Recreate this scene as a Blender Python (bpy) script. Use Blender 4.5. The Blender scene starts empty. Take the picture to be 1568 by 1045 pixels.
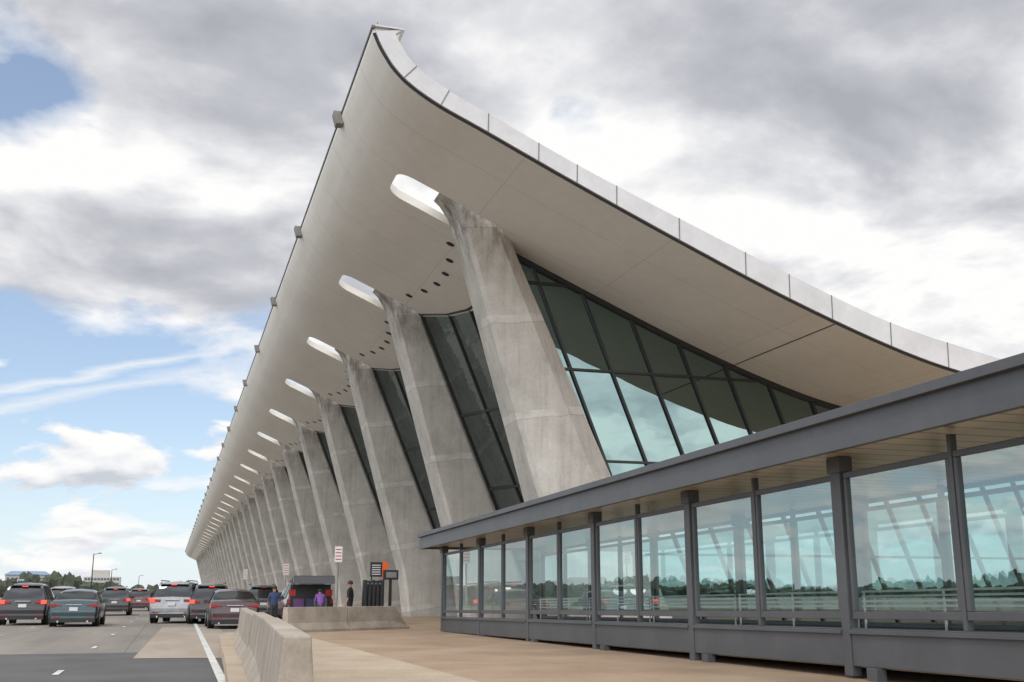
import bpy, bmesh, math, random
import numpy as np
from mathutils import Vector, Matrix
random.seed(7)
CZ=1.23
sc=bpy.context.scene
COL=sc.collection
# ------------------------------------------------------------ materials
def nt(name):
    m=bpy.data.materials.new(name); m.use_nodes=True
    t=m.node_tree; b=t.nodes['Principled BSDF']
    return m,t,b
def mat(name,c,rough=.5,metal=0.,spec=None,emit=None,es=0):
    m,t,b=nt(name); b.inputs['Base Color'].default_value=(*c,1)
    b.inputs['Roughness'].default_value=rough; b.inputs['Metallic'].default_value=metal
    if emit: b.inputs['Emission Color'].default_value=(*emit,1); b.inputs['Emission Strength'].default_value=es
    return m
def M(t,op,a,b=None,clamp=False):
    n=t.nodes.new('ShaderNodeMath'); n.operation=op; n.use_clamp=clamp
    for i,v in enumerate((a,b)):
        if v is None: continue
        if isinstance(v,(int,float)): n.inputs[i].default_value=v
        else: t.links.new(v,n.inputs[i])
    return n.outputs[0]
def noise(t,vec,scale,detail=6,rough=.55,dist=0.):
    n=t.nodes.new('ShaderNodeTexNoise'); n.inputs['Scale'].default_value=scale
    n.inputs['Detail'].default_value=detail; n.inputs['Roughness'].default_value=rough
    n.inputs['Distortion'].default_value=dist
    if vec is not None: t.links.new(vec,n.inputs['Vector'])
    return n.outputs['Fac']
def mapping(t,vec,scale=(1,1,1),loc=(0,0,0),rot=(0,0,0)):
    n=t.nodes.new('ShaderNodeMapping'); n.inputs['Scale'].default_value=scale; n.inputs['Location'].default_value=loc
    n.inputs['Rotation'].default_value=rot
    t.links.new(vec,n.inputs['Vector']); return n.outputs[0]
def ramp(t,f,stops):
    n=t.nodes.new('ShaderNodeValToRGB'); cr=n.color_ramp
    while len(cr.elements)<len(stops): cr.elements.new(.5)
    for e,(p,c) in zip(cr.elements,stops):
        e.position=p; e.color=(*c,1) if len(c)==3 else c
    t.links.new(f,n.inputs[0]); return n.outputs[0]
def mixc(t,f,a,b,mode='MIX'):
    n=t.nodes.new('ShaderNodeMix'); n.data_type='RGBA'; n.blend_type=mode
    if isinstance(f,(int,float)): n.inputs[0].default_value=f
    else: t.links.new(f,n.inputs[0])
    for i,v in ((6,a),(7,b)):
        if isinstance(v,tuple): n.inputs[i].default_value=(*v,1)
        else: t.links.new(v,n.inputs[i])
    return n.outputs[2]
def objco(t):
    return t.nodes.new('ShaderNodeTexCoord').outputs['Object']
def bump(t,b,h,strength=.2,dist=.02):
    n=t.nodes.new('ShaderNodeBump'); n.inputs['Strength'].default_value=strength; n.inputs['Distance'].default_value=dist
    t.links.new(h,n.inputs['Height']); t.links.new(n.outputs[0],b.inputs['Normal'])
def seam(t,comp,period,width,offset=0.):
    v=M(t,'ADD',comp,offset); v=M(t,'DIVIDE',v,period); v=M(t,'FRACT',v)
    return M(t,'LESS_THAN',v,width/period)
def nmat(name,c1,c2,scale=1.,rough=.85,bs=.2,stretch=(1,1,1),seams=None,seamcol=None,fine=30.,fineamt=.25,lo=.3,hi=.7):
    m,t,b=nt(name); co=objco(t)
    f=noise(t,mapping(t,co,stretch),scale,8,.6)
    c=ramp(t,f,[(lo,c1),(hi,c2)])
    f2=noise(t,co,fine,5,.7)
    c=mixc(t,fineamt,c,ramp(t,f2,[(.3,(.55,.55,.55)),(.7,(1.3,1.3,1.3))]),'MULTIPLY')
    if seams:
        s=t.nodes.new('ShaderNodeSeparateXYZ'); t.links.new(co,s.inputs[0])
        for ax,per,w,off,amt in seams:
            k=seam(t,s.outputs[ax],per,w,off)
            k=M(t,'MULTIPLY',k,amt)
            c=mixc(t,k,c,seamcol or (.05,.05,.045))
    t.links.new(c,b.inputs['Base Color']); b.inputs['Roughness'].default_value=rough
    if bs: bump(t,b,f2,bs,.01)
    return m
m_roof=nmat('roof_white_panels',(.72,.69,.63),(.81,.78,.72),.35,.62,.03,stretch=(1,.5,1),seams=[(1,3.05,.025,1.0,.30),(0,4.6,.025,.2,.22)],fine=2.5,fineamt=.10)
m_fascia=nmat('fascia_panels',(.50,.50,.50),(.60,.60,.60),.9,.5,.02,fine=5,fineamt=.12)
m_dark=mat('dark_gap',(.02,.02,.02),.8)
def column_mat():
    m,t,b=nt('board_concrete'); co=objco(t)
    oi=t.nodes.new('ShaderNodeObjectInfo')
    vadd=t.nodes.new('ShaderNodeVectorMath'); vadd.operation='ADD'; t.links.new(co,vadd.inputs[0])
    cx=t.nodes.new('ShaderNodeCombineXYZ'); r=M(t,'MULTIPLY',oi.outputs['Random'],50.); t.links.new(r,cx.inputs[0]); t.links.new(cx.outputs[0],vadd.inputs[1])
    v=vadd.outputs[0]
    f=noise(t,v,.7,10,.68)
    c=ramp(t,f,[(.3,(.38,.36,.325)),(.47,(.48,.455,.415)),(.55,(.51,.485,.44)),(.72,(.60,.575,.53))])
    st=noise(t,mapping(t,v,(3.4,3.4,.16)),1.5,7,.65)
    c=mixc(t,.38,c,ramp(t,st,[(.34,(.62,.60,.56)),(.5,(.97,.97,.96)),(.62,(1.06,1.06,1.05))]),'MULTIPLY')
    s=t.nodes.new('ShaderNodeSeparateXYZ'); t.links.new(co,s.inputs[0])
    wob=M(t,'MULTIPLY',noise(t,v,.5,3),.35)
    zz=M(t,'ADD',s.outputs[2],wob)
    zz=M(t,'ADD',zz,M(t,'MULTIPLY',s.outputs[0],-.12))
    k=seam(t,zz,3.3,.30,.9); k=M(t,'MULTIPLY',k,ramp(t,noise(t,v,1.1,5),[(.4,(0,0,0)),(.55,(1,1,1))]))
    c=mixc(t,M(t,'MULTIPLY',k,.5),c,(.68,.66,.62))
    k=seam(t,zz,3.3,.03,.9); c=mixc(t,M(t,'MULTIPLY',k,.4),c,(.16,.15,.14))
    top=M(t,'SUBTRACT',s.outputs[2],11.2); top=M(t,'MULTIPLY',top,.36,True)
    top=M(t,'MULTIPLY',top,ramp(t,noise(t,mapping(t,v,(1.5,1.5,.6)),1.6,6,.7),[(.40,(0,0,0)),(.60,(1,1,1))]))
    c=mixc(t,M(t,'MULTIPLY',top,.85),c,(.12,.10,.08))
    inner_brown=M(t,'MULTIPLY',M(t,'SUBTRACT',s.outputs[0],M(t,'ADD',11.2,M(t,'MULTIPLY',M(t,'SUBTRACT',12.4,s.outputs[2]),.37))),1.2,True)  # browner towards the inner edge, stronger higher up
    inner_brown=M(t,'MULTIPLY',inner_brown,M(t,'MULTIPLY',M(t,'SUBTRACT',s.outputs[2],4.),.16,True))
    c=mixc(t,M(t,'MULTIPLY',inner_brown,.4),c,(.30,.22,.165))
    pit=noise(t,v,14,6,.75)
    c=mixc(t,.35,c,ramp(t,pit,[(.3,(.55,.55,.55)),(.5,(1,1,1)),(.75,(1.2,1.2,1.2))]),'MULTIPLY')
    t.links.new(c,b.inputs['Base Color']); b.inputs['Roughness'].default_value=.9
    bump(t,b,M(t,'ADD',pit,f),.4,.04)
    return m
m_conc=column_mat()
m_barrier=nmat('barrier_concrete',(.24,.205,.165),(.42,.365,.30),1.6,.9,.35,fine=25,fineamt=.35)
m_asph=nmat('asphalt_dark',(.07,.07,.071),(.115,.112,.108),.5,.9,.4,fine=45,fineamt=.55)
m_road=nmat('road_concrete_worn',(.15,.135,.118),(.28,.25,.215),.35,.9,.3,stretch=(1.6,.18,1),seams=[(1,6.1,.06,0,.6),(0,3.6,.04,.9,.4)],fine=30,fineamt=.3)
m_patch=nmat('road_concrete_patch',(.27,.225,.18),(.38,.32,.26),.5,.9,.3,stretch=(1.5,.3,1),fine=30,fineamt=.3)
m_walk=nmat('sidewalk_tan',(.25,.17,.11),(.38,.28,.19),.6,.88,.3,seams=[(1,3.2,.025,.4,.5),(0,3.1,.02,.5,.4)],fine=22,fineamt=.4)
m_walk2=nmat('sidewalk_light',(.33,.26,.185),(.46,.38,.285),.7,.88,.3,seams=[(1,1.6,.02,.4,.4)],fine=22,fineamt=.4)
m_grass=nmat('airfield_ground',(.10,.10,.08),(.17,.165,.135),.02,.95,0,fine=.5,fineamt=.4)
m_paint=nmat('road_paint',(.40,.40,.38),(.75,.75,.72),4,.7,.1,fine=18,fineamt=.6)
m_steel=nmat('grey_painted_steel',(.066,.070,.077),(.09,.095,.102),1.2,.45,.03,fine=8,fineamt=.12)
m_soff=nmat('soffit_slats',(.44,.37,.285),(.56,.48,.38),.6,.32,.02,stretch=(.4,1.4,1),seams=[(1,.42,.05,0,.85)],seamcol=(.06,.05,.04),fine=9,fineamt=.1)
m_white=mat('white_metal',(.75,.75,.73),.4)
m_black=mat('black_plastic_dark_interior',(.015,.015,.017),.5)
def refl_glass(name,gc,fac,dark,rough=.01,wavy=.0,fr=.5,ws=.8):
    m,t,b=nt(name); o=t.nodes['Material Output']
    b.inputs['Base Color'].default_value=(*dark,1); b.inputs['Roughness'].default_value=.2
    b.inputs['Specular IOR Level'].default_value=0
    g=t.nodes.new('ShaderNodeBsdfGlossy'); g.inputs['Color'].default_value=(*gc,1); g.inputs['Roughness'].default_value=rough
    lw=t.nodes.new('ShaderNodeLayerWeight'); lw.inputs['Blend'].default_value=.25
    fa=M(t,'ADD',M(t,'MULTIPLY',lw.outputs['Fresnel'],fr),fac,True)
    x=t.nodes.new('ShaderNodeMixShader'); t.links.new(fa,x.inputs[0]); t.links.new(b.outputs[0],x.inputs[1]); t.links.new(g.outputs[0],x.inputs[2])
    t.links.new(x.outputs[0],o.inputs[0])
    if wavy:
        n=t.nodes.new('ShaderNodeBump'); n.inputs['Strength'].default_value=wavy; n.inputs['Distance'].default_value=.05
        t.links.new(noise(t,objco(t),ws,2),n.inputs['Height']); t.links.new(n.outputs[0],g.inputs['Normal'])
    return m
m_endglass=refl_glass('terminal_glass',(.72,1.,.97),.25,(.004,.005,.005),.005,.05,.10)
m_frontglass=refl_glass('terminal_front_glass',(.46,.52,.52),.10,(.006,.008,.008),.01,.3,.35,1.4)
def clear_glass():
    m,t,b=nt('walkway_glass'); o=t.nodes['Material Output']
    tr=t.nodes.new('ShaderNodeBsdfTransparent'); tr.inputs[0].default_value=(.82,.97,.955,1)
    g=t.nodes.new('ShaderNodeBsdfGlossy'); g.inputs['Color'].default_value=(.85,.97,.97,1); g.inputs['Roughness'].default_value=.01
    lw=t.nodes.new('ShaderNodeLayerWeight'); lw.inputs['Blend'].default_value=.3
    fa=M(t,'ADD',M(t,'MULTIPLY',lw.outputs['Fresnel'],.28),.05,True)
    x=t.nodes.new('ShaderNodeMixShader'); t.links.new(fa,x.inputs[0]); t.links.new(tr.outputs[0],x.inputs[1]); t.links.new(g.outputs[0],x.inputs[2])
    t.links.new(x.outputs[0],o.inputs[0]); return m
m_glass=clear_glass()

# ------------------------------------------------------------ mesh builder
class MB:
    def __init__(s): s.v=[];s.f=[];s.m=[];s.mats=[]
    def mi(s,m):
        if m not in s.mats: s.mats.append(m)
        return s.mats.index(m)
    def face(s,pts,m):
        i=len(s.v); s.v+= [tuple(p) for p in pts]; s.f.append(tuple(range(i,i+len(pts)))); s.m.append(s.mi(m))
    def hexa(s,P,m):
        i=len(s.v); s.v+=[tuple(p) for p in P]
        for q in ((3,2,1,0),(4,5,6,7),(0,1,5,4),(1,2,6,5),(2,3,7,6),(3,0,4,7)):
            s.f.append(tuple(i+k for k in q)); s.m.append(s.mi(m))
    def box(s,x0,x1,y0,y1,z0,z1,m,zf=None):
        P=[(x0,y0,z0),(x1,y0,z0),(x1,y1,z0),(x0,y1,z0),(x0,y0,z1),(x1,y0,z1),(x1,y1,z1),(x0,y1,z1)]
        if zf: P=[(x,y,z+zf(y)) for x,y,z in P]
        s.hexa(P,m)
    def beam(s,p,q,w,d,m,ref=(0,1,0)):
        p=Vector(p);q=Vector(q);a=(q-p).normalized();r=Vector(ref)
        u=a.cross(r).normalized()*w/2; v=u.cross(a).normalized()*d/2
        s.hexa([p-u-v,p+u-v,p+u+v,p-u+v,q-u-v,q+u-v,q+u+v,q-u+v],m)
    def cyl(s,p,q,r0,r1,m,n=12,cap=True):
        p=Vector(p);q=Vector(q);a=(q-p).normalized()
        r=Vector((0,0,1)) if abs(a.z)<.9 else Vector((1,0,0))
        u=a.cross(r).normalized(); v=a.cross(u)
        i=len(s.v)
        for c,rr in ((p,r0),(q,r1)):
            for k in range(n):
                t=2*math.pi*k/n; s.v.append(tuple(c+u*rr*math.cos(t)+v*rr*math.sin(t)))
        for k in range(n):
            s.f.append((i+k,i+(k+1)%n,i+n+(k+1)%n,i+n+k)); s.m.append(s.mi(m))
        if cap:
            s.f.append(tuple(i+k for k in range(n))[::-1]); s.m.append(s.mi(m))
            s.f.append(tuple(i+n+k for k in range(n))); s.m.append(s.mi(m))
    def loft(s,rings,m,cap=True,mfun=None):
        i=len(s.v); n=len(rings[0])
        for r in rings: s.v+=[tuple(p) for p in r]
        for a in range(len(rings)-1):
            for k in range(n):
                s.f.append((i+a*n+k,i+a*n+(k+1)%n,i+(a+1)*n+(k+1)%n,i+(a+1)*n+k))
                s.m.append(s.mi(mfun(a,k) if mfun else m))
        if cap:
            s.f.append(tuple(i+k for k in range(n))[::-1]); s.m.append(s.mi(m))
            s.f.append(tuple(i+(len(rings)-1)*n+k for k in range(n))); s.m.append(s.mi(m))
    def mesh(s,name,smooth=None,fix=True):
        me=bpy.data.meshes.new(name); me.from_pydata(s.v,[],s.f)
        for m in s.mats: me.materials.append(m)
        me.polygons.foreach_set('material_index',s.m)
        bm=bmesh.new(); bm.from_mesh(me)
        if smooth is not None: bmesh.ops.remove_doubles(bm,verts=bm.verts,dist=.0005)
        if fix: bmesh.ops.recalc_face_normals(bm,faces=bm.faces)
        if smooth is not None:
            for f in bm.faces: f.smooth=True
            for e in bm.edges:
                if len(e.link_faces)!=2 or e.calc_face_angle(0)>math.radians(smooth): e.smooth=False
        bm.to_mesh(me); bm.free(); return me
    def obj(s,name,parent=None,smooth=None,bevel=0,fix=True):
        o=bpy.data.objects.new(name,s.mesh(name,smooth,fix)); COL.objects.link(o)
        if parent: o.parent=parent
        if bevel:
            b=o.modifiers.new('bevel','BEVEL'); b.width=bevel; b.segments=2; b.limit_method='ANGLE'
        return o
def empty(name,loc=(0,0,0),rz=0):
    o=bpy.data.objects.new(name,None); COL.objects.link(o); o.location=loc; o.rotation_euler=(0,0,rz); return o

# ------------------------------------------------------------ ground
g=MB(); g.face([(-4000,-4000,-.012),(4000,-4000,-.012),(4000,4000,-.012),(-4000,4000,-.012)],m_grass); g.obj('ground')
r=MB(); r.face([(-42,-300,-.006),(70,-300,-.006),(70,520,-.006),(-42,520,-.006)],m_road)
r.obj('road')
r=MB(); r.face([(-22,-60,-.002),(1.6,-60,-.002),(1.6,23.2,-.002),(-.55,23.6,-.002),(-.4,26.2,-.002),(-22,25.6,-.002)],m_asph); r.obj('asphalt_surface')
r=MB(); r.face([(-.62,23.7,.002),(1.6,23.3,.002),(1.9,46,.002),(-.2,46,.002)],m_patch); r.obj('pavement_patch')
p=MB()
def lx(y): return .66+.0095*y
for k in range(60):
    y0=-10+k*8; p.face([(lx(y0)-.07,y0,.006),(lx(y0)+.07,y0,.006),(lx(y0+8)+.07,y0+8,.006),(lx(y0+8)-.07,y0+8,.006)],m_paint)
for X in (-1.65,-5.0,-8.4):
    for k in range(40):
        y0=1+k*9.1; p.face([(X-.05,y0,.006),(X+.05,y0,.006),(X+.05,y0+1.1,.006),(X-.05,y0+1.1,.006)],m_paint)
p.obj('road_marking')
rows=[(-20,.2),(5,.42),(12,.66),(20,.97),(25,1.12),(33,1.42),(35,1.7),(36.3,3.4),(38.9,7.3),(40.5,7.9),(60,7.9),(120,7.9),(250,7.9),(470,7.9)]
def sz(y): return .13+.0045*max(0,34-y)
s=MB()
for (ya,xa),(yb,xb) in zip(rows[:-1],rows[1:]):
    ma,mb_=max(xa+.18,3.6),max(xb+.18,3.6)
    s.face([(xa,ya,sz(ya)),(ma,ya,sz(ya)),(mb_,yb,sz(yb)),(xb,yb,sz(yb))],m_walk2)
    s.face([(ma,ya,sz(ya)),(60,ya,sz(ya)),(60,yb,sz(yb)),(mb_,yb,sz(yb))],m_walk)
    s.face([(xa,ya,-.01),(xa,ya,sz(ya)),(xb,yb,sz(yb)),(xb,yb,-.01)],m_walk2)
s.obj('sidewalk')

# ------------------------------------------------------------ terminal
T=empty('airport_terminal')
SP=12.2; Y0=34.15; NB=33; YE=Y0-SP/2
def catmull(P,n=6):
    P=[Vector((*p,0)) for p in P]; out=[]
    for i in range(len(P)-1):
        a=P[max(i-1,0)];b=P[i];c=P[i+1];d=P[min(i+2,len(P)-1)]
        for k in range(n):
            t=k/n
            q=.5*((2*b)+(c-a)*t+(2*a-5*b+4*c-d)*t*t+(3*b-a-3*c+d)*t**3); out.append((q.x,q.y))
    out.append((P[-1].x,P[-1].y)); return out
LZ=15.78
bot=[(4.45,15.60),(4.60,15.25),(4.80,14.90),(5.07,14.52),(5.55,14.08),(6.42,13.56),(7.83,12.92),(10.54,11.67),(13.77,10.24),(17.4,8.72),(20.9,7.47),(23.6,6.77),(28,6.0),(33,5.6),(38,5.6),(44,6.1),(50,7.2),(54,8.6)]
top=[(5.28,LZ),(5.2,15.48),(5.36,15.08),(5.78,14.66),(6.6,14.12),(8,13.47),(10.6,12.27),(13.8,10.96),(17.6,9.47),(21,8.25),(24.66,7.43),(28,6.85),(33,6.45),(38,6.45),(44,6.95),(50,8.05),(54,9.4)]
topb=[(5.28,LZ),(5.15,15.42),(5.25,15.0),(5.5,14.55),(6.0,14.12),(6.6,13.77),(8,13.14),(10.6,11.96),(13.8,10.8),(17.6,9.47),(21,8.25),(24.66,7.43),(28,6.85),(33,6.45),(38,6.45),(44,6.95),(50,8.05),(54,9.4)]
B=catmull(bot,5); Tp=catmull(top,5); Tb=catmull(topb,5)
B=[(x,z+CZ) for x,z in B]; Tp=[(x,z+CZ) for x,z in Tp]; Tb=[(x,z+CZ) for x,z in Tb]
bx=np.array([b[0] for b in B]); bz=np.array([b[1] for b in B])
def soff(x): return float(np.interp(x,bx,bz))
prof=B+Tb[::-1]+[(4.45,LZ+CZ)]
mb=MB(); mb.loft([[(x,-SP/2,z) for x,z in prof],[(x,SP/2,z) for x,z in prof]],m_roof)
bay=mb.obj('roof_bay',smooth=28)
pts=[]; xa,xb,hy,rr=6.28,10.0,1.0,.5
for cx,cy,a0 in ((xb-rr,hy-rr,0),(xa+rr,hy-rr,90),(xa+rr,-hy+rr,180),(xb-rr,-hy+rr,270)):
    for k in range(9):
        a=math.radians(a0+k*90/8); pts.append((cx+rr*math.cos(a),cy+rr*math.sin(a)))
cut=MB(); cut.loft([[(x,y,11) for x,y in pts],[(x,y,19) for x,y in pts]],m_roof); cutter=cut.obj('cutter')
bo=bay.modifiers.new('b','BOOLEAN'); bo.operation='DIFFERENCE'; bo.object=cutter; bo.solver='EXACT'
dg=bpy.context.evaluated_depsgraph_get(); dg.update()
me=bpy.data.meshes.new_from_object(bay.evaluated_get(dg)); bay.modifiers.clear(); bay.data=me
bpy.data.objects.remove(cutter,do_unlink=True)
bm=bmesh.new(); bm.from_mesh(me)
for f in bm.faces: f.smooth=True
for e in bm.edges:
    if len(e.link_faces)!=2 or e.calc_face_angle(0)>math.radians(28): e.smooth=False
bm.to_mesh(me); bm.free()
bay.parent=T; bay.location=(0,Y0,0)
ar=bay.modifiers.new('bays','ARRAY'); ar.count=NB; ar.use_relative_offset=False; ar.use_constant_offset=True; ar.constant_offset_displace=(0,SP,0)
fa=MB()
tx=np.array([t_[0] for t_ in Tp[12:]]); tz=np.array([t_[1] for t_ in Tp[12:]])
low=[]; up=[]
for i in range(len(B)):
    x,z=B[i]
    a=B[max(i-1,0)]; c=B[min(i+1,len(B)-1)]
    dx,dz=c[0]-a[0],c[1]-a[1]; L=math.hypot(dx,dz); nx,nz=-dz/L,dx/L
    if x<4.5: u_=(5.33,LZ+.03+CZ)
    elif x<6.6: u_=(x+nx*.62,z+nz*.62)
    else: u_=(x+.05,float(np.interp(x+.05,tx,tz))+.03)
    low.append((x+nx*.09,z+nz*.09)); up.append(u_)
for i in range(len(B)-1):
    P=[(low[i],up[i]),(low[i+1],up[i+1])]
    q=[]
    for yy in (YE-.09,YE+.12):
        q+= [(P[0][0][0],yy,P[0][0][1]),(P[1][0][0],yy,P[1][0][1]),(P[1][1][0],yy,P[1][1][1]),(P[0][1][0],yy,P[0][1][1])]
    fa.hexa(q,m_fascia)
    d0=B[i];d1=B[i+1]
    fa.face([(d0[0],YE-.012,d0[1]+.0),(d1[0],YE-.012,d1[1]),(low[i+1][0],YE-.012,low[i+1][1]),(low[i][0],YE-.012,low[i][1])],m_dark)  # near-black strip paints the shadow line between soffit and fascia
m_seam=mat('seam',(.16,.155,.15),.8)
for X in (5.35,6.42,7.83,9.2,10.54,11.9,13.77,15.6,17.4,19.2,20.9,22.7,24.8,27,29.5,32,35,38):
    i=min(range(len(B)),key=lambda k:abs(B[k][0]-X)); 
    x,z=low[i]; ux,uz=up[i]
    fa.beam((x,YE-.1,z-.01),(ux,YE-.1,uz+.005),.022,.02,m_seam)
fa.obj('end_fascia',T)
cp=MB()
cp.box(4.41,4.50,YE-.1,YE+NB*SP,LZ-.05+CZ,LZ+.03+CZ,mat('coping_metal',(.10,.10,.105),.5))
cp.box(4.50,5.36,YE-.12,YE+NB*SP,LZ+.005+CZ,LZ+.05+CZ,m_fascia)
cp.cyl((4.62,YE+.2,LZ+CZ),(4.62,YE+.2,LZ+.3+CZ),.012,.008,m_dark,6)
m_box=mat('drain_box',(.22,.21,.195),.7)
for i in range(NB):
    y=Y0+i*SP
    cp.hexa([(4.27,y-.2,15.40+CZ),(4.5,y-.2,15.40+CZ),(4.5,y+.2,15.40+CZ),(4.27,y+.2,15.40+CZ),(4.17,y-.24,15.82+CZ),(4.5,y-.24,15.82+CZ),(4.5,y+.24,15.82+CZ),(4.17,y+.24,15.82+CZ)],m_box)
cp.obj('roof_coping',T)
sm=MB(); x=19.0; z=soff(x); sm.face([(x-.02,YE,z-.006+.0085),(x+.02,YE,z-.006-.0085),(x+.02,YE+6.3,z-.006-.0085),(x-.02,YE+6.3,z-.006+.0085)],m_dark); sm.obj('soffit_joint',T)
zo=[(-1.35,12.1),(-.9,11.98),(-.3,11.9),(.5,11.8),(1.3,11.66),(3.0,11.16),(7.8,9.78),(11.6,8.70),(12.2,8.52),(12.7,8.32),(13.1,8.05),(13.5,7.6)]
zi=[(-1.35,16.1),(3.7,13.85),(11.2,10.56),(12.3,10.15),(13.9,9.9)]
cm=MB(); rings=[]
zs=[-1.35,-1.1,-.9,-.3,.5,1.3,2.1,3.0,5.4,7.8,9.7,11.2,11.6,12.0,12.3,12.5,12.7,12.9,13.1,13.3]
for z in zs:
    xo=float(np.interp(z,[a[0] for a in zo],[a[1] for a in zo])); xi=float(np.interp(z,[a[0] for a in zi],[a[1] for a in zi]))
    h=.95-.23*(z+1.35)/15.25; w=xi-xo; c1=.14; cx2=.22*w+.15; cy2=.38
    rings.append([(xo+c1,-h,z+CZ),(xi-cx2,-h,z+CZ),(xi,-h+cy2,z+CZ),(xi,h-cy2,z+CZ),(xi-cx2,h,z+CZ),(xo+c1,h,z+CZ),(xo,h-c1,z+CZ),(xo,-h+c1,z+CZ)])
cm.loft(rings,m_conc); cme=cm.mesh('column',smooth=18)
def xin(z,s): return 9.93+.41*(11.8-z)+1.15*math.sin(math.pi*s)**.8 if 0<s<1 else 9.93+.41*(11.8-z)
NS=6
gl=MB(); mu=MB(); m_mull=mat('mullion_dark',(.02,.021,.022),.45)
def ztop(s):
    z=11.8
    for _ in range(12): z=.5*z+.5*(soff(xin(z,s))-CZ)
    return z+.12
lev=[-1.2,1.35,4.46,7.6]
grid=[]
for k in range(NS+1):
    s=k/NS; y=.8+(SP-1.6)*s; zt=ztop(s)
    grid.append([(xin(z,s),y,z+CZ) for z in lev+[zt]])
for k in range(NS):
    for j in range(len(lev)):
        gl.face([grid[k][j],grid[k+1][j],grid[k+1][j+1],grid[k][j+1]],m_frontglass)
        a=Vector(grid[k][j]);b=Vector(grid[k+1][j])
        mu.beam(a,b,.12,.12,m_mull,(0,0,1))
    mu.beam(grid[k][-1],grid[k+1][-1],.34,.16,m_mull,(0,0,1))
for k in range(NS+1): mu.beam(grid[k][0],grid[k][-1],.1,.14,m_mull)
glm=gl.mesh('front_glass',fix=False); mum=mu.mesh('front_mullions')
dl=MB(); m_dl=mat('downlight_black',(.004,.004,.004),.6); m_rim=mat('downlight_rim',(.05,.05,.05),.5)
for k in range(6):
    s=(k+.5)/6; y=SP/2+(k-2.5)*1.46; xx=8.7+.75*math.sin(math.pi*s); z=soff(xx)
    n=Vector((-.42,0,-1)).normalized()
    c=Vector((xx,y,z)); dl.cyl(c+n*.0,c+n*.015,.16,.16,m_rim,20); dl.cyl(c+n*.0,c+n*.02,.135,.135,m_dl,20)
dlm=dl.mesh('downlights')
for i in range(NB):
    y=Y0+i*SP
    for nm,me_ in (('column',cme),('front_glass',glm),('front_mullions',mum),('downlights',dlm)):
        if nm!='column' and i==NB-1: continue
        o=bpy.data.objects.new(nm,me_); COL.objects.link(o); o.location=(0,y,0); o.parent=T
YG=34.55
ew=MB(); em=MB()
def xi_(z): return float(np.interp(z,[a[0] for a in zi],[a[1] for a in zi]))-.15
xs=list(np.linspace(10.4,52,60))
for a,b in zip(xs[:-1],xs[1:]):
    def lo(x):
        if x>xi_(-1.2): return -1.2
        zz=np.linspace(-1.2,12,200); xx=[xi_(q) for q in zz]
        return float(np.interp(-x,[-q for q in xx],zz))
    za,zb=lo(a),lo(b); ta,tb=soff(a)-CZ+.15,soff(b)-CZ+.15
    if ta<=za and tb<=zb: continue
    ew.face([(a,YG,za+CZ),(b,YG,zb+CZ),(b,YG,tb+CZ),(a,YG,ta+CZ)],m_endglass)
ew.obj('end_glass',T,fix=False)
for k in range(-1,24):
    xb=15.45+1.53*k; sl=.385
    zz=-1.2; x0=xb+sl*(4.5-zz)
    zt=12.
    while zt>zz and soff(xb+sl*(4.5-zt))-CZ<zt: zt-=.03
    if x0>52: continue
    em.beam((x0,YG-.04,zz+CZ),(xb+sl*(4.5-zt),YG-.04,zt+CZ),.085,.12,m_mull)
for h in (10.6,7.6,4.46,1.35,-1.0):
    x0=xi_(h); x1=52
    if h>5.7:
        x1=x0
        while soff(x1)-CZ>h: x1+=.05
    em.beam((x0,YG-.05,h+CZ),(x1,YG-.05,h+CZ),.075,.1,m_mull)
for a,b in zip(B[:-1],B[1:]):
    if a[0]<10.4 or b[0]>52: continue
    em.beam((a[0],YG-.06,a[1]-.06),(b[0],YG-.06,b[1]-.06),.2,.14,m_mull)
em.obj('end_mullions',T)
bk=MB(); bk.face([(51,YG,-.1),(51,YG+400,-.1),(51,YG+400,8.9),(51,YG,8.9)],m_frontglass); bk.obj('rear_wall',T)

# ------------------------------------------------------------ covered walkway
W=empty('covered_walkway')
zf=lambda y: -1.1+CZ+.0114*(34-y)
st=MB(); gs=MB(); so=MB(); wr_=MB()
XP=8.15; YS=33.8; PS=4.33
NP=9
HT=2.56
for XX,sgn in ((XP,1),(11.4,-1)):
    for k in range(NP):
        y=YS-k*PS
        st.box(XX-.065,XX+.065,y-.085,y+.085,-.12,HT,m_steel,zf)
        st.box(XX-.10,XX+.10,y-.14,y+.14,HT-.18,HT+.02,m_steel,zf)
        st.box(XX-.12,XX+.02,y-.20-.45,y-.2-.25,-.22,-.003,m_steel,zf)
        if k<NP-1:
            y1=y-PS
            a,b=y1+.09,y-.09
            st.box(XX-.05,XX+.05,a,b,.0,.45,m_steel,zf)
            st.box(XX-.09,XX-.052,a,b,.38,.43,m_steel,zf)
            mid=(a+b)/2
            for (c,d) in ((a+.03,mid-.04),(mid+.04,b-.03)):
                f=.055
                st.box(XX-.035,XX+.035,c,d,.56,.65,m_steel,zf)
                st.box(XX-.035,XX+.035,c,d,2.30,2.37,m_steel,zf)
                st.box(XX-.035,XX+.035,c,c+f,.652,2.298,m_steel,zf)
                st.box(XX-.035,XX+.035,d-f,d,.652,2.298,m_steel,zf)
                gs.face([(XX,c+f,.65+zf(c)),(XX,d-f,.65+zf(d)),(XX,d-f,2.30+zf(d)),(XX,c+f,2.30+zf(c))],m_glass)
            st.box(XX-.045,XX+.045,mid-.03,mid+.03,.452,HT,m_steel,zf)
            if sgn<0:
                for hz in (.70,.78,.86,.94): wr_.box(XX-.14,XX-.115,a,b,hz,hz+.032,m_white,zf)
                for yy in (a,mid,b-.03): wr_.box(XX-.115,XX-.09,yy,yy+.03,.05,.97,m_white,zf)
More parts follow.
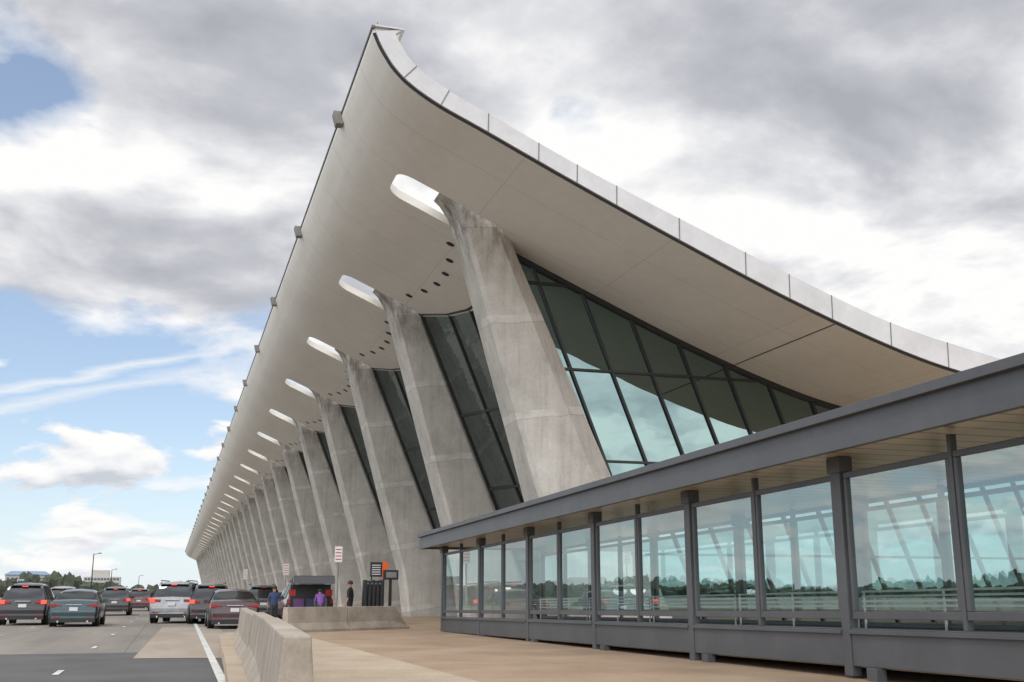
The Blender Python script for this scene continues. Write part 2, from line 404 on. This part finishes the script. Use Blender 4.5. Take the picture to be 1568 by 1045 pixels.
y0=YS-(NP-1)*PS-.6; y1=YS+.55
FB,FT=2.52,2.96
st.box(7.48,7.56,y0,y1,FB,FT,m_steel,zf)
st.box(7.40,7.475,y0,y1+.04,FT-.08,FT+.03,m_steel,zf)
st.box(11.95,12.03,y0,y1,FB,FT,m_steel,zf)
st.box(7.563,11.947,y1-.08,y1,FB,FT,m_steel,zf)
st.box(7.563,11.947,y0,y1-.083,2.84,2.93,m_steel,zf)
so.box(7.563,11.947,y0,y1-.083,HT+.025,HT+.06,m_soff,zf)
st.obj('steel_frame',W,bevel=.006); gs.obj('glazing',W,fix=False); so.obj('soffit',W); wr_.obj('handrails',W)
fl=MB(); fl.box(XP+.06,11.34,y0,y1-.3,-.02,.04,m_walk2,zf); fl.obj('deck',W)

# ------------------------------------------------------------ barriers
def barrier(p,q,h,zz0,zz1,ramp_end=False):
    p=Vector((*p,0));q=Vector((*q,0)); d=(q-p).normalized(); nrm=Vector((d.y,-d.x,0))
    prof=[(-.25,0),(-.25,.08),(-.14,.28),(-.095,1),(.095,1),(.14,.28),(.25,.08),(.25,0)]
    rings=[]
    L=(q-p).length; N=6
    for i in range(N+1):
        f=i/N
        sc_=.97 if i in (0,N) else 1
        c=p+d*(.015+(L-.03)*f)
        rings.append([(c.x+nrm.x*o_*sc_,c.y+nrm.y*o_*sc_,zz0*(1-f)+zz1*f+(h if z==1 else z)) for o_,z in prof])
    if ramp_end:
        c=q+d*.55
        rings.append([(c.x+nrm.x*o_,c.y+nrm.y*o_,zz1+(.12 if z==1 else min(z,.1))) for o_,z in prof])
    b=MB(); b.loft(rings,m_barrier); return b.obj('concrete_barrier',bevel=.015)
bl=[(1.95,31.5),(1.66,25.2),(1.42,19.2),(1.18,13.4),(.83,7.5)]
for j,(a,b) in enumerate(zip(bl[:-1],bl[1:])):
    o_=(.02,-.02,.03,-.03)[j]
    barrier((a[0]+o_,a[1]),(b[0]+o_*.2,b[1]),.80,sz(a[1])-.05,sz(b[1])-.08)
b2=[(3.35,34.3),(5.4,35.7),(7.2,37.0)]
barrier(b2[0],b2[1],.75,.12,.12); barrier(b2[1],b2[2],.75,.12,.12,True)

# ------------------------------------------------------------ cars
m_cglass=refl_glass('car_glass',(.5,.52,.54),.12,(.012,.013,.014),.02)
m_tyre=mat('tyre',(.02,.02,.02),.85); m_rim2=mat('alloy',(.35,.35,.36),.3,.8)
m_tail=mat('tail_lamp',(.25,.01,.01),.2,emit=(1,.06,.03),es=.08); m_tail_on=mat('tail_lamp_lit',(.5,.02,.02),.2,emit=(1,.08,.04),es=1.5)
m_plate=mat('plate',(.6,.6,.62),.5); m_trim=mat('black_trim',(.02,.02,.02),.6); m_chrome=mat('chrome',(.6,.6,.6),.15,1.)
def paint(name,c):
    m,t,b=nt(name); b.inputs['Roughness'].default_value=.28; b.inputs['Metallic'].default_value=.35
    b.inputs['Coat Weight'].default_value=.8; b.inputs['Coat Roughness'].default_value=.06
    f=noise(t,objco(t),3,4); 
    c_=ramp(t,f,[(.3,tuple(x*.8 for x in c)),(.7,tuple(min(1,x*1.15) for x in c))]); t.links.new(c_,b.inputs['Base Color'])
    return m
SUV=dict(belt=1.04,zb=.26,w=.95,L=4.72,st=[(0,.62,.90,0),(.05,.80,.96,0),(.10,1.03,.975,0),(.14,1.07,.98,0),(.40,1.58,.98,1),(.62,1.68,.985,0),(1.25,1.715,1,1),(1.37,1.72,1,0),(2.25,1.71,1,1),(2.36,1.70,1,0),(2.75,1.64,1,1),(3.55,1.10,1,0),(4.1,1.02,.99,0),(4.5,.93,.96,0),(4.66,.78,.90,0),(4.72,.55,.84,0)],wheels=(.9,3.75),wr=.36,tl=(.86,1.02))
SED=dict(belt=.93,zb=.2,w=.92,L=4.85,st=[(0,.55,.89,0),(.05,.80,.95,0),(.09,.96,.965,0),(.16,1.01,.975,0),(.72,1.05,.98,0),(1.35,1.36,.99,1),(1.5,1.41,.99,0),(2.1,1.45,1,1),(2.2,1.45,1,0),(2.85,1.41,1,1),(3.65,.99,1,0),(4.2,.90,.99,0),(4.6,.78,.95,0),(4.8,.62,.9,0),(4.85,.45,.86,0)],wheels=(.95,3.85),wr=.335,tl=(.77,.89))
def car(name,S,col,x,y,rz=0,lit=False,hatch=False,scale=1.):
    E=empty(name,(x,y,.004),math.radians(rz)); E.scale=(scale,)*3
    P=paint(name+'_paint',col); w=S['w']; zb=S['zb']; bl=S['belt']
    b=MB(); rings=[]; G=[]; PF=[]
    for (yy,Tz,ws,pf) in S['st']:
        Bz=min(Tz,bl); gh=Tz-Bz>.12; G.append(gh); PF.append(pf); W_=w*ws
        if gh:
            wr=W_-.05-.34*(Tz-Bz); half=[(0,zb),(.86*W_,zb),(W_*.985,zb+.14),(W_,(zb+Bz)/2+.1),(.955*W_,Bz),(wr,Tz-.085),(wr-.16,Tz-.012),(0,Tz+.025)]
        else:
            half=[(0,zb),(.86*W_,zb),(W_*.985,zb+.14 if Tz>.7 else zb+.1),(W_,(zb+Bz)/2+.1 if Tz>.7 else zb+.18),(.965*W_,Tz-.06),(.92*W_,Tz-.03),(.80*W_,Tz-.008),(0,Tz+.02)]
        rings.append([(a,yy,z) for a,z in half]+[(-a,yy,z) for a,z in half[-2:0:-1]])
    nn=len(rings[0])
    def mf(a,k):
        k2=nn-1-k if k>=nn//2 else k
        g0,g1=G[a],G[a+1]
        if g0 and g1 and k2==4 and not PF[a]: return m_cglass
        if g0!=g1 and k2 in (5,6): return m_cglass
        if k2<=1: return m_trim
        return P
    b.loft(rings,P,True,mf); b.obj('body',E,smooth=32)
    d=MB()
    z0,z1=S['tl']
    for sg in (-1,1):
        xa,xb=sorted((sg*w*.74,sg*w*.955))
        d.box(xa,xb,.0,.16,z0,z1,m_tail_on if lit else m_tail)
        xa,xb=sorted((sg*w*.50,sg*w*.73)); d.box(xa,xb,.02,.12,z0+.03,z1-.04,m_tail)
        my=2.95 if S is SED else 2.85
        xa,xb=sorted((sg*(w-.05),sg*(w+.14))); d.box(xa,xb,my-.06,my+.06,bl-.02,bl+.13,P)
        xa,xb=sorted((sg*w*.55,sg*w*.8)); d.box(xa,xb,-.03,.02,zb+.16,zb+.20,m_tail)
        d.cyl((sg*w*.6,-.03,zb+.0),(sg*w*.6,.2,zb+.0),.04,.04,m_chrome,10)
    d.box(-w*.9,w*.9,-.022,.1,zb-.03,zb+.13,m_trim)
    d.box(-.87*w,.87*w,-.02,.05,zb+.21,zb+.36,P)
    d.box(-.16,.16,-.035,-.021,(z0+z1)/2-.22 if S is SED else .72,(z0+z1)/2-.08 if S is SED else .86,m_plate)
    d.box(-.3,.3,-.005,.05,z1-.06,z1-.035,m_chrome)
    if S is SUV:
        if not hatch: d.box(-.60,.60,.30,.48,1.60,1.64,P)
        for sg in (-1,1): d.box(sg*.60-.02,sg*.60+.02,.6,2.5,1.735,1.775,m_trim)
        d.box(-.12,.12,.28,.3,1.57,1.6,m_tail_on if lit else m_tail)
    d.obj('details',E,bevel=.02)
    wh=MB()
    for wy in S['wheels']:
        for sg in (-1,1):
            r_=S['wr']; xo=sg*(w+.012); xi2=sg*(w-.24)
            wh.cyl((sg*(w-.05),wy,r_+.02),(sg*(w+.004),wy,r_+.02),r_+.06,r_+.05,m_trim,24)
            wh.cyl((xi2,wy,r_),(xo,wy,r_),r_,r_*.97,m_tyre,24)
            wh.cyl((sg*(w-.05),wy,r_),(sg*(w+.02),wy,r_),r_*.66,r_*.6,m_rim2,10)
            for a in range(5):
                t=a*2*math.pi/5
                wh.beam((sg*(w+.021),wy,r_),(sg*(w+.021),wy+math.sin(t)*r_*.6,r_+math.cos(t)*r_*.6),.03,.01,m_trim,(1,0,0))
    wh.obj('wheels',E)
    if hatch:
        h=MB(); 
        h.box(-w*.84,w*.84,-.03,-.008,.62,1.60,m_black)  # black panel paints the dark interior behind the open hatch
        h.box(-w*.78,w*.78,-.05,-.031,.62,.68,m_rim2)
        for bx_,c_ in ((-.45,(.12,.05,.16)),(.05,(.05,.07,.12)),(.45,(.2,.18,.16))):
            h.box(bx_-.22,bx_+.2,-.12,-.055,.69,1.05,mat('luggage',c_,.7))
        h.hexa([(-w*.86,-.95,1.86),(w*.86,-.95,1.86),(w*.80,.35,1.66),(-w*.80,.35,1.66),(-w*.82,-.93,1.93),(w*.82,-.93,1.93),(w*.76,.35,1.74),(-w*.76,.35,1.74)],P)
        h.hexa([(-w*.6,-.80,1.83),(w*.6,-.80,1.83),(w*.6,-.1,1.72),(-w*.6,-.1,1.72),(-w*.6,-.80,1.845),(w*.6,-.80,1.845),(w*.6,-.1,1.735),(-w*.6,-.1,1.735)],m_cglass)
        h.hexa([(-w*.86,-1.04,1.62),(w*.86,-1.04,1.62),(w*.86,-.95,1.66),(-w*.86,-.95,1.66),(-w*.84,-.99,1.90),(w*.84,-.99,1.90),(w*.84,-.90,1.90),(-w*.84,-.90,1.90)],P)
        for sg in (-1,1): 
            h.cyl((sg*w*.8,-.0,1.3),(sg*w*.78,-.6,1.8),.015,.015,m_chrome,8)
            xa,xb=sorted((sg*w*.62,sg*w*.9)); h.box(xa,xb,-.05,.02,1.15,1.4,m_tail)
        h.obj('liftgate',E,bevel=.01)
    return E
car('suv_car',SUV,(.014,.015,.018),-5.85,50.5,-1,True)
car('sedan_car',SED,(.014,.045,.055),-3.62,47.5,-1,False)
car('suv_car',SUV,(.34,.34,.35),-6.1,70,0,False)
car('suv_car',SUV,(.03,.03,.032),-3.25,73,0,True)
car('suv_car',SUV,(.10,.03,.03),-2.3,92,0,True)
car('suv_car',SUV,(.27,.28,.29),.1,52,-10,True,scale=1.06)
car('sedan_car',SED,(.05,.022,.026),2.36,43.0,0,False)
car('suv_car',SUV,(.03,.03,.035),1.75,50.5,0,True)
car('suv_car',SUV,(.05,.05,.055),4.5,57,0,False)
car('sedan_car',SED,(.40,.41,.42),6.0,60,3,False)
car('suv_car',SUV,(.014,.014,.016),5.5,46,0,False,hatch=True,scale=1.03)
for (xx,yy,c,S_,l) in ((-7.6,110,(.02,.02,.03),SED,True),(2.2,70,(.3,.02,.02),SUV,False),(3.2,86,(.4,.4,.42),SED,False),(-4.6,150,(.5,.5,.5),SUV,False),(3.0,104,(.02,.02,.02),SUV,False)):
    car('suv_car' if S_ is SUV else 'sedan_car',S_,c,xx,yy,0,l)

# ------------------------------------------------------------ signs, posts
m_gpost=mat('galvanised',(.25,.25,.25),.5,.6)
def sign(x,y,top,w,h,face,strip,name='parking_sign'):
    E=empty(name,(x,y,0)); s=MB(); z0=.12
    s.cyl((0,0,z0),(0,0,top+.02),.028,.028,m_gpost,8); s.obj('post',E)
    p=MB(); p.box(-w/2,w/2,-.05,-.035,top-h,top,face)
    for i in range(4): p.box(-w*.38,w*.38,-.054,-.051,top-h*(.16+.21*i)-.035,top-h*(.16+.21*i),strip)
    p.obj('panel',E)
m_red=mat('sign_red',(.5,.03,.03),.5); m_orange=mat('sign_orange',(.75,.13,.02),.5); m_sw=mat('sign_white',(.65,.65,.65),.5)
sign(5.75,40.2,CZ+1.72,.27,.56,m_sw,m_red)
sign(7.0,72,CZ+1.95,.35,.7,m_sw,m_red)
sign(5.9,95,CZ+2.1,.35,.8,m_sw,m_red)
E=empty('information_sign',(8.05,44.6,0)); s=MB()
s.box(-.36,.12,-.04,.02,CZ+.72,CZ+1.30,m_trim); s.box(.125,.36,-.045,.02,CZ+.66,CZ+1.32,m_orange)
for i in range(5): s.box(-.3,.05,-.046,-.041,CZ+.80+i*.09,CZ+.835+i*.09,m_sw)
s.cyl((-.3,0,.12),(-.3,0,CZ+.72),.03,.03,m_trim,8); s.cyl((.2,0,.12),(.2,0,CZ+.66),.03,.03,m_trim,8); s.obj('panel',E)
E=empty('ticket_kiosk',(8.45,44.2,0)); s=MB()
s.box(-.28,.3,-.12,.12,CZ+.6,CZ+.98,m_trim); s.cyl((0,0,.12),(0,0,CZ+.6),.07,.06,m_trim,12); s.box(-.2,.2,-.2,.2,.12,.17,m_trim); s.box(-.2,.22,-.13,-.121,CZ+.68,CZ+.9,m_gpost); s.obj('box',E,bevel=.02)
E=empty('luggage_cart_rack',(7.6,43.2,0)); s=MB()
for i in range(5): s.box(-.36+i*.16,-.27+i*.16,-.04,.5,.14,CZ+.58-.03*(i%2),m_black)
s.box(-.36,.37,.0,.06,CZ+.4,CZ+.46,m_gpost); s.box(-.4,.4,-.06,.55,.13,.17,m_gpost); s.obj('rack',E,bevel=.01)
def lamp(x,y,h):
    E=empty('street_lamp',(x,y,0)); s=MB(); s.cyl((0,0,0),(0,0,h),.13,.08,m_trim,10); s.cyl((0,0,h-.1),(1.0,0,h+.1),.05,.04,m_trim,8); s.box(.8,1.4,-.16,.16,h+.04,h+.2,m_trim); s.cyl((0,0,0),(0,0,.6),.2,.18,m_trim,10); s.obj('pole',E)
lamp(-14.4,225,8.9); lamp(-16,330,8.2); lamp(-11,420,8.)

# ------------------------------------------------------------ people
m_skin=mat('skin',(.42,.25,.17),.6); m_hair=mat('hair',(.03,.02,.015),.7); m_shoe=mat('shoe',(.03,.03,.03),.6); m_lips=mat('lips',(.35,.1,.09),.5)
def person(name,x,y,rz,H,shirt,pants,pose='stand',z0=.004):
    k=H/1.72
    V=[];Rr=[];Ed=[];Lb=[]
    def v(p,r): V.append(tuple(a*k for a in p)); Rr.append(r*k); return len(V)-1
    def e(a,b,l): Ed.append((a,b)); Lb.append(l)
    bend=0.75 if pose=='bend' else (.12 if pose=='look' else 0.)
    def up(p):
        y_,z_=p[1],p[2]-.95
        return (p[0],y_*math.cos(bend)+z_*math.sin(bend),.95+z_*math.cos(bend)-y_*math.sin(bend))
    pel=v((0,0,.95),.135); wa=v(up((0,0,1.1)),.12); ch=v(up((0,.0,1.3)),.14); nk=v(up((0,0,1.46)),.055)
    h1=v(up((0,.01,1.54)),.07); h2=v(up((0,.02,1.63)),.088); h3=v(up((0,.01,1.68)),.06)
    e(pel,wa,'s');e(wa,ch,'s');e(ch,nk,'s');e(nk,h1,'k');e(h1,h2,'k');e(h2,h3,'k')
    for sg in (-1,1):
        hp=v((sg*.09,0,.90),.095); stp=.16 if pose=='walk' else .03
        kn=v((sg*.10,sg*stp*.5+.02,.50),.06); an=v((sg*.10,sg*stp-.02,.09),.042); to=v((sg*.11,sg*stp+.14,.035),.035)
        e(pel,hp,'p');e(hp,kn,'p');e(kn,an,'p');e(an,to,'b')
        sh=v(up((sg*.17,0,1.41)),.06)
        if pose in('bend','look'): el=v(up((sg*.23,.12,1.16)),.04); ha=v(up((sg*.18,.36,1.14)),.028)
        else: el=v(up((sg*.24,-.03,1.14)),.04); ha=v(up((sg*.25,.05,.90)),.028)
        e(ch,sh,'s');e(sh,el,'s');e(el,ha,'k')
        hd=Vector(V[ha])-Vector(V[el]); hd.normalize()
        pm=v(tuple(Vector(V[ha])/k+hd*.07),.026); e(ha,pm,'k')
        side=Vector((0,1,0)) if abs(hd.z)>.6 else Vector((1,0,0))
        for f in range(4):
            b0=Vector(V[pm])/k+side*(f-1.5)*.02
            q=v(tuple(b0+hd*.035),.009); q2=v(tuple(b0+hd*(.075-.007*abs(f-1))+Vector((-sg*.012,0,0))),.008); e(pm,q,'k'); e(q,q2,'k')
        th=v(tuple(Vector(V[ha])/k+hd*.05+side*.045),.010); e(ha,th,'k')
    me=bpy.data.meshes.new(name); me.from_pydata(V,Ed,[])
    o=bpy.data.objects.new('body',me); COL.objects.link(o)
    o.modifiers.new('skin','SKIN')
    sv=me.skin_vertices[0].data
    for i,r_ in enumerate(Rr):
        fx=1.25 if i in (pel,wa,ch) else 1.
        sv[i].radius=(r_*fx,r_)
    sv[pel].use_root=True
    ss=o.modifiers.new('sub','SUBSURF'); ss.levels=1; ss.render_levels=1
    dg=bpy.context.evaluated_depsgraph_get(); dg.update()
    m2=bpy.data.meshes.new_from_object(o.evaluated_get(dg)); o.modifiers.clear(); o.data=m2
    m2.materials.clear()
    ms={'s':mat('shirt',shirt,.8),'p':mat('trousers',pants,.8),'k':m_skin,'b':m_shoe}
    keys=list(ms)
    for q in keys: m2.materials.append(ms[q])
    segs=[(Vector(V[a]),Vector(V[b]),keys.index(l),(Rr[a]+Rr[b])/2) for (a,b),l in zip(Ed,Lb)]
    for f in m2.polygons:
        c=f.center; best=9;bi=0
        for a,b,l,r_ in segs:
            ab=b-a; t=max(0,min(1,(c-a).dot(ab)/max(ab.length_squared,1e-9))); dd=(c-a-ab*t).length-r_
            if dd<best: best=dd;bi=l
        f.material_index=bi; f.use_smooth=True
    E=empty(name,(x,y,z0),rz); o.parent=E
    hm=MB(); c=Vector(V[h2])
    def ball(c,r,sc3,m,n=10,zmin=-1.1):
        rg=[]
        for a in range(1,n):
            ph=math.pi*a/n; 
            if math.cos(ph)<zmin: break
            rg.append([(c.x+r*sc3[0]*math.sin(ph)*math.cos(t),c.y+r*sc3[1]*math.sin(ph)*math.sin(t),c.z+r*sc3[2]*math.cos(ph)) for t in [2*math.pi*j/14 for j in range(14)]])
        hm.loft(rg,m)
    ball(c+Vector((0,-.018,.012))*k,.108*k,(.92,1.02,1.08),m_hair,12,-.35)
    f0=c+Vector((0,.085,-.02))*k
    ball(f0+Vector((0,.012,-.012))*k,.016*k,(.8,1.2,1.3),m_skin,6)
    for sg in (-1,1):
        ball(f0+Vector((sg*.032,-.004,.018))*k,.010*k,(1.2,.8,.8),m_trim,5)
        ball(c+Vector((sg*.086,0,-.02))*k,.022*k,(.4,.8,1.3),m_skin,6)
    ball(f0+Vector((0,-.004,-.045))*k,.014*k,(1.6,.5,.4),m_lips,5)
    hm.obj('head_details',E,smooth=60)
person('person',3.75,42.6,math.radians(0),1.55,(.03,.05,.12),(.03,.03,.04),'walk')
person('person',5.75,44.55,math.radians(0),1.62,(.18,.07,.28),(.04,.05,.09),'bend')
person('person',6.75,43.6,math.radians(60),1.75,(.02,.02,.02),(.03,.03,.04),'stand')

# ------------------------------------------------------------ distant trees & buildings
def tree_mass():
    ico=bmesh.new(); bmesh.ops.create_icosphere(ico,subdivisions=2,radius=1)
    iv=np.array([v.co[:] for v in ico.verts]); fi=np.array([[v.index for v in f.verts] for f in ico.faces]); ico.free()
    rng=np.random.default_rng(3); V=[];F=[];n=0
    for k in range(2600):
        a=2*math.pi*k/2600+rng.normal()*.002
        rad=620+rng.uniform(-40,80)
        if a>math.radians(40) and a<math.radians(84): rad+=150
        h=7.0+2.5*math.sin(a*23)+1.5*math.sin(a*61+1)+rng.uniform(-2.5,2.5)
        if math.sin(a)<.3: h*=.75
        w=rng.uniform(2.5,4.6)
        P=iv*(1+rng.normal(size=(len(iv),1))*.24)+rng.normal(size=iv.shape)*.09
        P=P*np.array([w,w,h*.60])+np.array([rad*math.cos(a),rad*math.sin(a),h*.42])
        V.append(P);F.append(fi+n);n+=len(iv)
    V=np.vstack(V);F=np.vstack(F)
    me=bpy.data.meshes.new('distant_trees'); me.from_pydata(V.tolist(),[],F.tolist()); 
    me.materials.append(nmat('foliage',(.035,.043,.030),(.08,.092,.06),.35,.95,0,fine=1.2,fineamt=.7))
    o=bpy.data.objects.new('distant_trees',me); COL.objects.link(o)
tree_mass()
m_bw=mat('office_wall',(.42,.40,.37),.8); m_bwin=mat('office_window',(.06,.08,.10),.3); m_bl=mat('metal_roof',(.16,.24,.34),.5)
E=empty('office_building',(-42,750,0)); s=MB(); s.box(-11,11,0,14,0,12.5,m_bw); s.box(-6,4,2,12,12.5,16.6,m_bw)
for f in range(4): s.box(-10.4,10.4,-.05,-.003,1.6+f*2.9,3.0+f*2.9,m_bwin)
for c in range(12): s.box(-10.6+c*1.9,-10.2+c*1.9,-.1,-.053,.5,12.2,m_bw)
s.obj('walls',E)
E=empty('warehouse_building',(-92,800,0)); s=MB(); s.box(-13,13,0,20,0,14.3,m_bw)
s.hexa([(-14,-1,14.3),(14,-1,14.3),(14,21,14.3),(-14,21,14.3),(-10,3,16.8),(10,3,16.8),(10,17,16.8),(-10,17,16.8)],m_bl)
for c in range(9): s.box(-12+c*2.8,-10.4+c*2.8,-.05,-.003,9,12.5,m_bwin)
s.obj('walls',E)
E=empty('parking_garage_building',(-62,640,0)); s=MB(); s.box(-16,12,0,20,0,9.5,m_bw)
for f in range(3): s.box(-15.5,11.5,-.05,-.003,1.5+f*2.9,2.8+f*2.9,m_bwin)
s.obj('walls',E)

# ------------------------------------------------------------ world (sky with broken cloud)
sd=Vector((-.50,-.52,.95)).normalized()
w=bpy.data.worlds.new('World'); sc.world=w; w.use_nodes=True; t=w.node_tree; t.nodes.clear()
out=t.nodes.new('ShaderNodeOutputWorld')
sky=t.nodes.new('ShaderNodeTexSky'); sky.sky_type='NISHITA'; sky.sun_disc=False
sky.sun_elevation=math.asin(sd.z); sky.sun_rotation=math.atan2(sd.x,sd.y)%(2*math.pi); sky.air_density=1.0; sky.dust_density=.2; sky.ozone_density=3.; sky.altitude=300
bg=t.nodes.new('ShaderNodeBackground'); t.links.new(sky.outputs[0],bg.inputs[0]); bg.inputs[1].default_value=.15
tc=t.nodes.new('ShaderNodeTexCoord').outputs['Generated']
sp=t.nodes.new('ShaderNodeSeparateXYZ'); t.links.new(tc,sp.inputs[0])
X_,Y_,Z_=sp.outputs
ysafe=M(t,'MAXIMUM',Y_,.08)
a_=M(t,'DIVIDE',X_,ysafe); b_=M(t,'DIVIDE',Z_,ysafe)
def gauss(a0,b0,ra,rb):
    u=M(t,'DIVIDE',M(t,'SUBTRACT',a_,a0),ra); v=M(t,'DIVIDE',M(t,'SUBTRACT',b_,b0),rb)
    return M(t,'EXPONENT',M(t,'MULTIPLY',M(t,'ADD',M(t,'MULTIPLY',u,u),M(t,'MULTIPLY',v,v)),-1.))
def gsum(L):
    acc=None
    for wt,*g in L:
        q=M(t,'MULTIPLY',gauss(*g),wt); acc=q if acc is None else M(t,'ADD',acc,q)
    return acc
zc=M(t,'ADD',M(t,'MAXIMUM',Z_,0.),.22)
cb=t.nodes.new('ShaderNodeCombineXYZ'); t.links.new(M(t,'DIVIDE',X_,zc),cb.inputs[0]); t.links.new(M(t,'DIVIDE',Y_,zc),cb.inputs[1])
uv=cb.outputs[0]
n1=noise(t,mapping(t,uv,(1,1,1),(3.1,1.7,0)),2.3,9,.53,.2)
n1s=noise(t,mapping(t,uv,(1,1,1),(3.1,1.61,0)),2.3,9,.53,.2)   # sampled slightly higher up: relief
n2=noise(t,mapping(t,uv,(1,1,1),(8.2,4.4,0)),.8,3,.5)
cov=M(t,'ADD',M(t,'MULTIPLY',n1,.7),M(t,'MULTIPLY',n2,.3))
bias=M(t,'MULTIPLY',M(t,'SUBTRACT',M(t,'MINIMUM',Z_,.40),.14),.45)
bias2=M(t,'MULTIPLY',M(t,'MAXIMUM',X_,-.2),.16)
back=M(t,'MULTIPLY',M(t,'MAXIMUM',M(t,'MULTIPLY',Y_,-1.),0.),.22)  # extra cloud cover added behind the camera, for the glass reflection
gaps=gsum([(-.14,-.155,.45,.07,.05),(-.22,-.10,.185,.16,.055),(-.13,.362,.50,.07,.05),(.14,-.02,.30,.16,.07),(.12,.11,.54,.2,.09),(.12,.67,.53,.25,.10),(.06,.5,.35,.3,.08)])
cov=M(t,'ADD',M(t,'ADD',M(t,'ADD',cov,gaps),M(t,'ADD',bias,bias2)),back)
mask=ramp(t,cov,[(.465,(0,0,0)),(.555,(1,1,1))])
emb=M(t,'MULTIPLY',M(t,'SUBTRACT',n1,n1s),2.2)
dark=gsum([(.22,-.015,.295,.15,.05),(.16,.13,.55,.18,.08),(.24,.70,.54,.26,.095),(.12,1.0,.47,.2,.06),(-.14,-.15,.38,.09,.05),(-.20,.66,.395,.2,.05),(-.20,.40,.47,.10,.06),(-.18,.9,.36,.25,.05),(.12,.40,.60,.1,.04)])
thick=M(t,'MULTIPLY',M(t,'SUBTRACT',cov,.55),.6)
lum=M(t,'SUBTRACT',M(t,'ADD',.83,emb),M(t,'ADD',dark,M(t,'MAXIMUM',thick,0.)))
lum=M(t,'SUBTRACT',lum,M(t,'MULTIPLY',M(t,'SUBTRACT',n2,.5),.7))
ccol=ramp(t,lum,[(.24,(.43,.44,.485)),(.50,(.555,.565,.61)),(.72,(.76,.765,.795)),(.92,(1,.995,.99))])
cb2=t.nodes.new('ShaderNodeCombineXYZ'); t.links.new(a_,cb2.inputs[0]); t.links.new(M(t,'MULTIPLY',b_,2.4),cb2.inputs[1])
c1=noise(t,mapping(t,cb2.outputs[0],(1,1,1),(1.3,.4,0)),9.5,7,.52,.1)
c1s=noise(t,mapping(t,cb2.outputs[0],(1,1,1),(1.3,.425,0)),9.5,7,.52,.1)
band=M(t,'MULTIPLY',M(t,'ABSOLUTE',M(t,'SUBTRACT',b_,.085)),-1.6)
cm1=ramp(t,M(t,'ADD',c1,band),[(.445,(0,0,0)),(.50,(1,1,1))])
cl1=M(t,'ADD',.80,M(t,'MULTIPLY',M(t,'SUBTRACT',c1,c1s),2.6))
cc1=ramp(t,cl1,[(.45,(.60,.64,.70)),(.75,(.87,.88,.91)),(1.,(1,1,.99))])
cw=noise(t,mapping(t,cb2.outputs[0],(1.,3.,1)),7.,5,.6)
def streak(c0,wd):
    dd=M(t,'SUBTRACT',b_,M(t,'ADD',c0,M(t,'MULTIPLY',a_,.27)))
    dd=M(t,'ADD',dd,M(t,'MULTIPLY',M(t,'SUBTRACT',cw,.5),.022))
    return M(t,'SUBTRACT',1.,M(t,'DIVIDE',M(t,'ABSOLUTE',dd),wd),True)
stk=M(t,'ADD',streak(.210,.0065),M(t,'MULTIPLY',streak(.194,.009),.8),True)
stk=M(t,'MULTIPLY',stk,M(t,'MULTIPLY',M(t,'SUBTRACT',.10,a_),8.,True)); stk=M(t,'MULTIPLY',stk,M(t,'GREATER_THAN',Y_,.2))
stk=M(t,'MULTIPLY',stk,.7)
haze=M(t,'ADD',M(t,'MULTIPLY',M(t,'EXPONENT',M(t,'MULTIPLY',M(t,'MAXIMUM',Z_,0.),-10.)),.65),.22)
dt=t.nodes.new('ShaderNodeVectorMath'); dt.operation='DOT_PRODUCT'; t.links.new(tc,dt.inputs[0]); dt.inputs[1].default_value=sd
glow=M(t,'POWER',M(t,'MAXIMUM',dt.outputs['Value'],0.),2.)  # added brightness around the sun, out of view, to raise the light level
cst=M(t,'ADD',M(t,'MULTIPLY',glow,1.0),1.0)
cst=M(t,'ADD',cst,M(t,'MULTIPLY',M(t,'MAXIMUM',M(t,'SUBTRACT',M(t,'MULTIPLY',Y_,-1.),.1),0.),1.7))  # unseen sky behind the camera brightened so the end glass reflects more light
def bgn(col,strength):
    n=t.nodes.new('ShaderNodeBackground')
    if isinstance(col,tuple): n.inputs[0].default_value=(*col,1)
    else: t.links.new(col,n.inputs[0])
    if isinstance(strength,float): n.inputs[1].default_value=strength
    else: t.links.new(strength,n.inputs[1])
    return n.outputs[0]
def mixs(f,a,b):
    n=t.nodes.new('ShaderNodeMixShader'); t.links.new(f,n.inputs[0]); t.links.new(a,n.inputs[1]); t.links.new(b,n.inputs[2]); return n.outputs[0]
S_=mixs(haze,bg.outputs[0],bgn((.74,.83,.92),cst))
S_=mixs(stk,S_,bgn((.95,.96,.97),1.))
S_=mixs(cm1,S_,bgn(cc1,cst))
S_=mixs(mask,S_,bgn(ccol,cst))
t.links.new(S_,out.inputs[0])
L=bpy.data.lights.new('sun','SUN'); L.energy=1.05; L.angle=math.radians(12); L.color=(1,.96,.9)
lo_=bpy.data.objects.new('sun',L); COL.objects.link(lo_); lo_.rotation_euler=(-sd).to_track_quat('-Z','Y').to_euler()
# ------------------------------------------------------------ camera
c=bpy.data.cameras.new('camera'); co=bpy.data.objects.new('camera',c); COL.objects.link(co)
co.location=(0,0,CZ); co.rotation_euler=(math.radians(90+13.18),0,math.radians(-17.07))
c.sensor_width=36; c.lens=1661/1568*36; c.clip_end=9000; sc.camera=co
sc.view_settings.view_transform='Standard'; sc.view_settings.look='None'; sc.view_settings.exposure=0
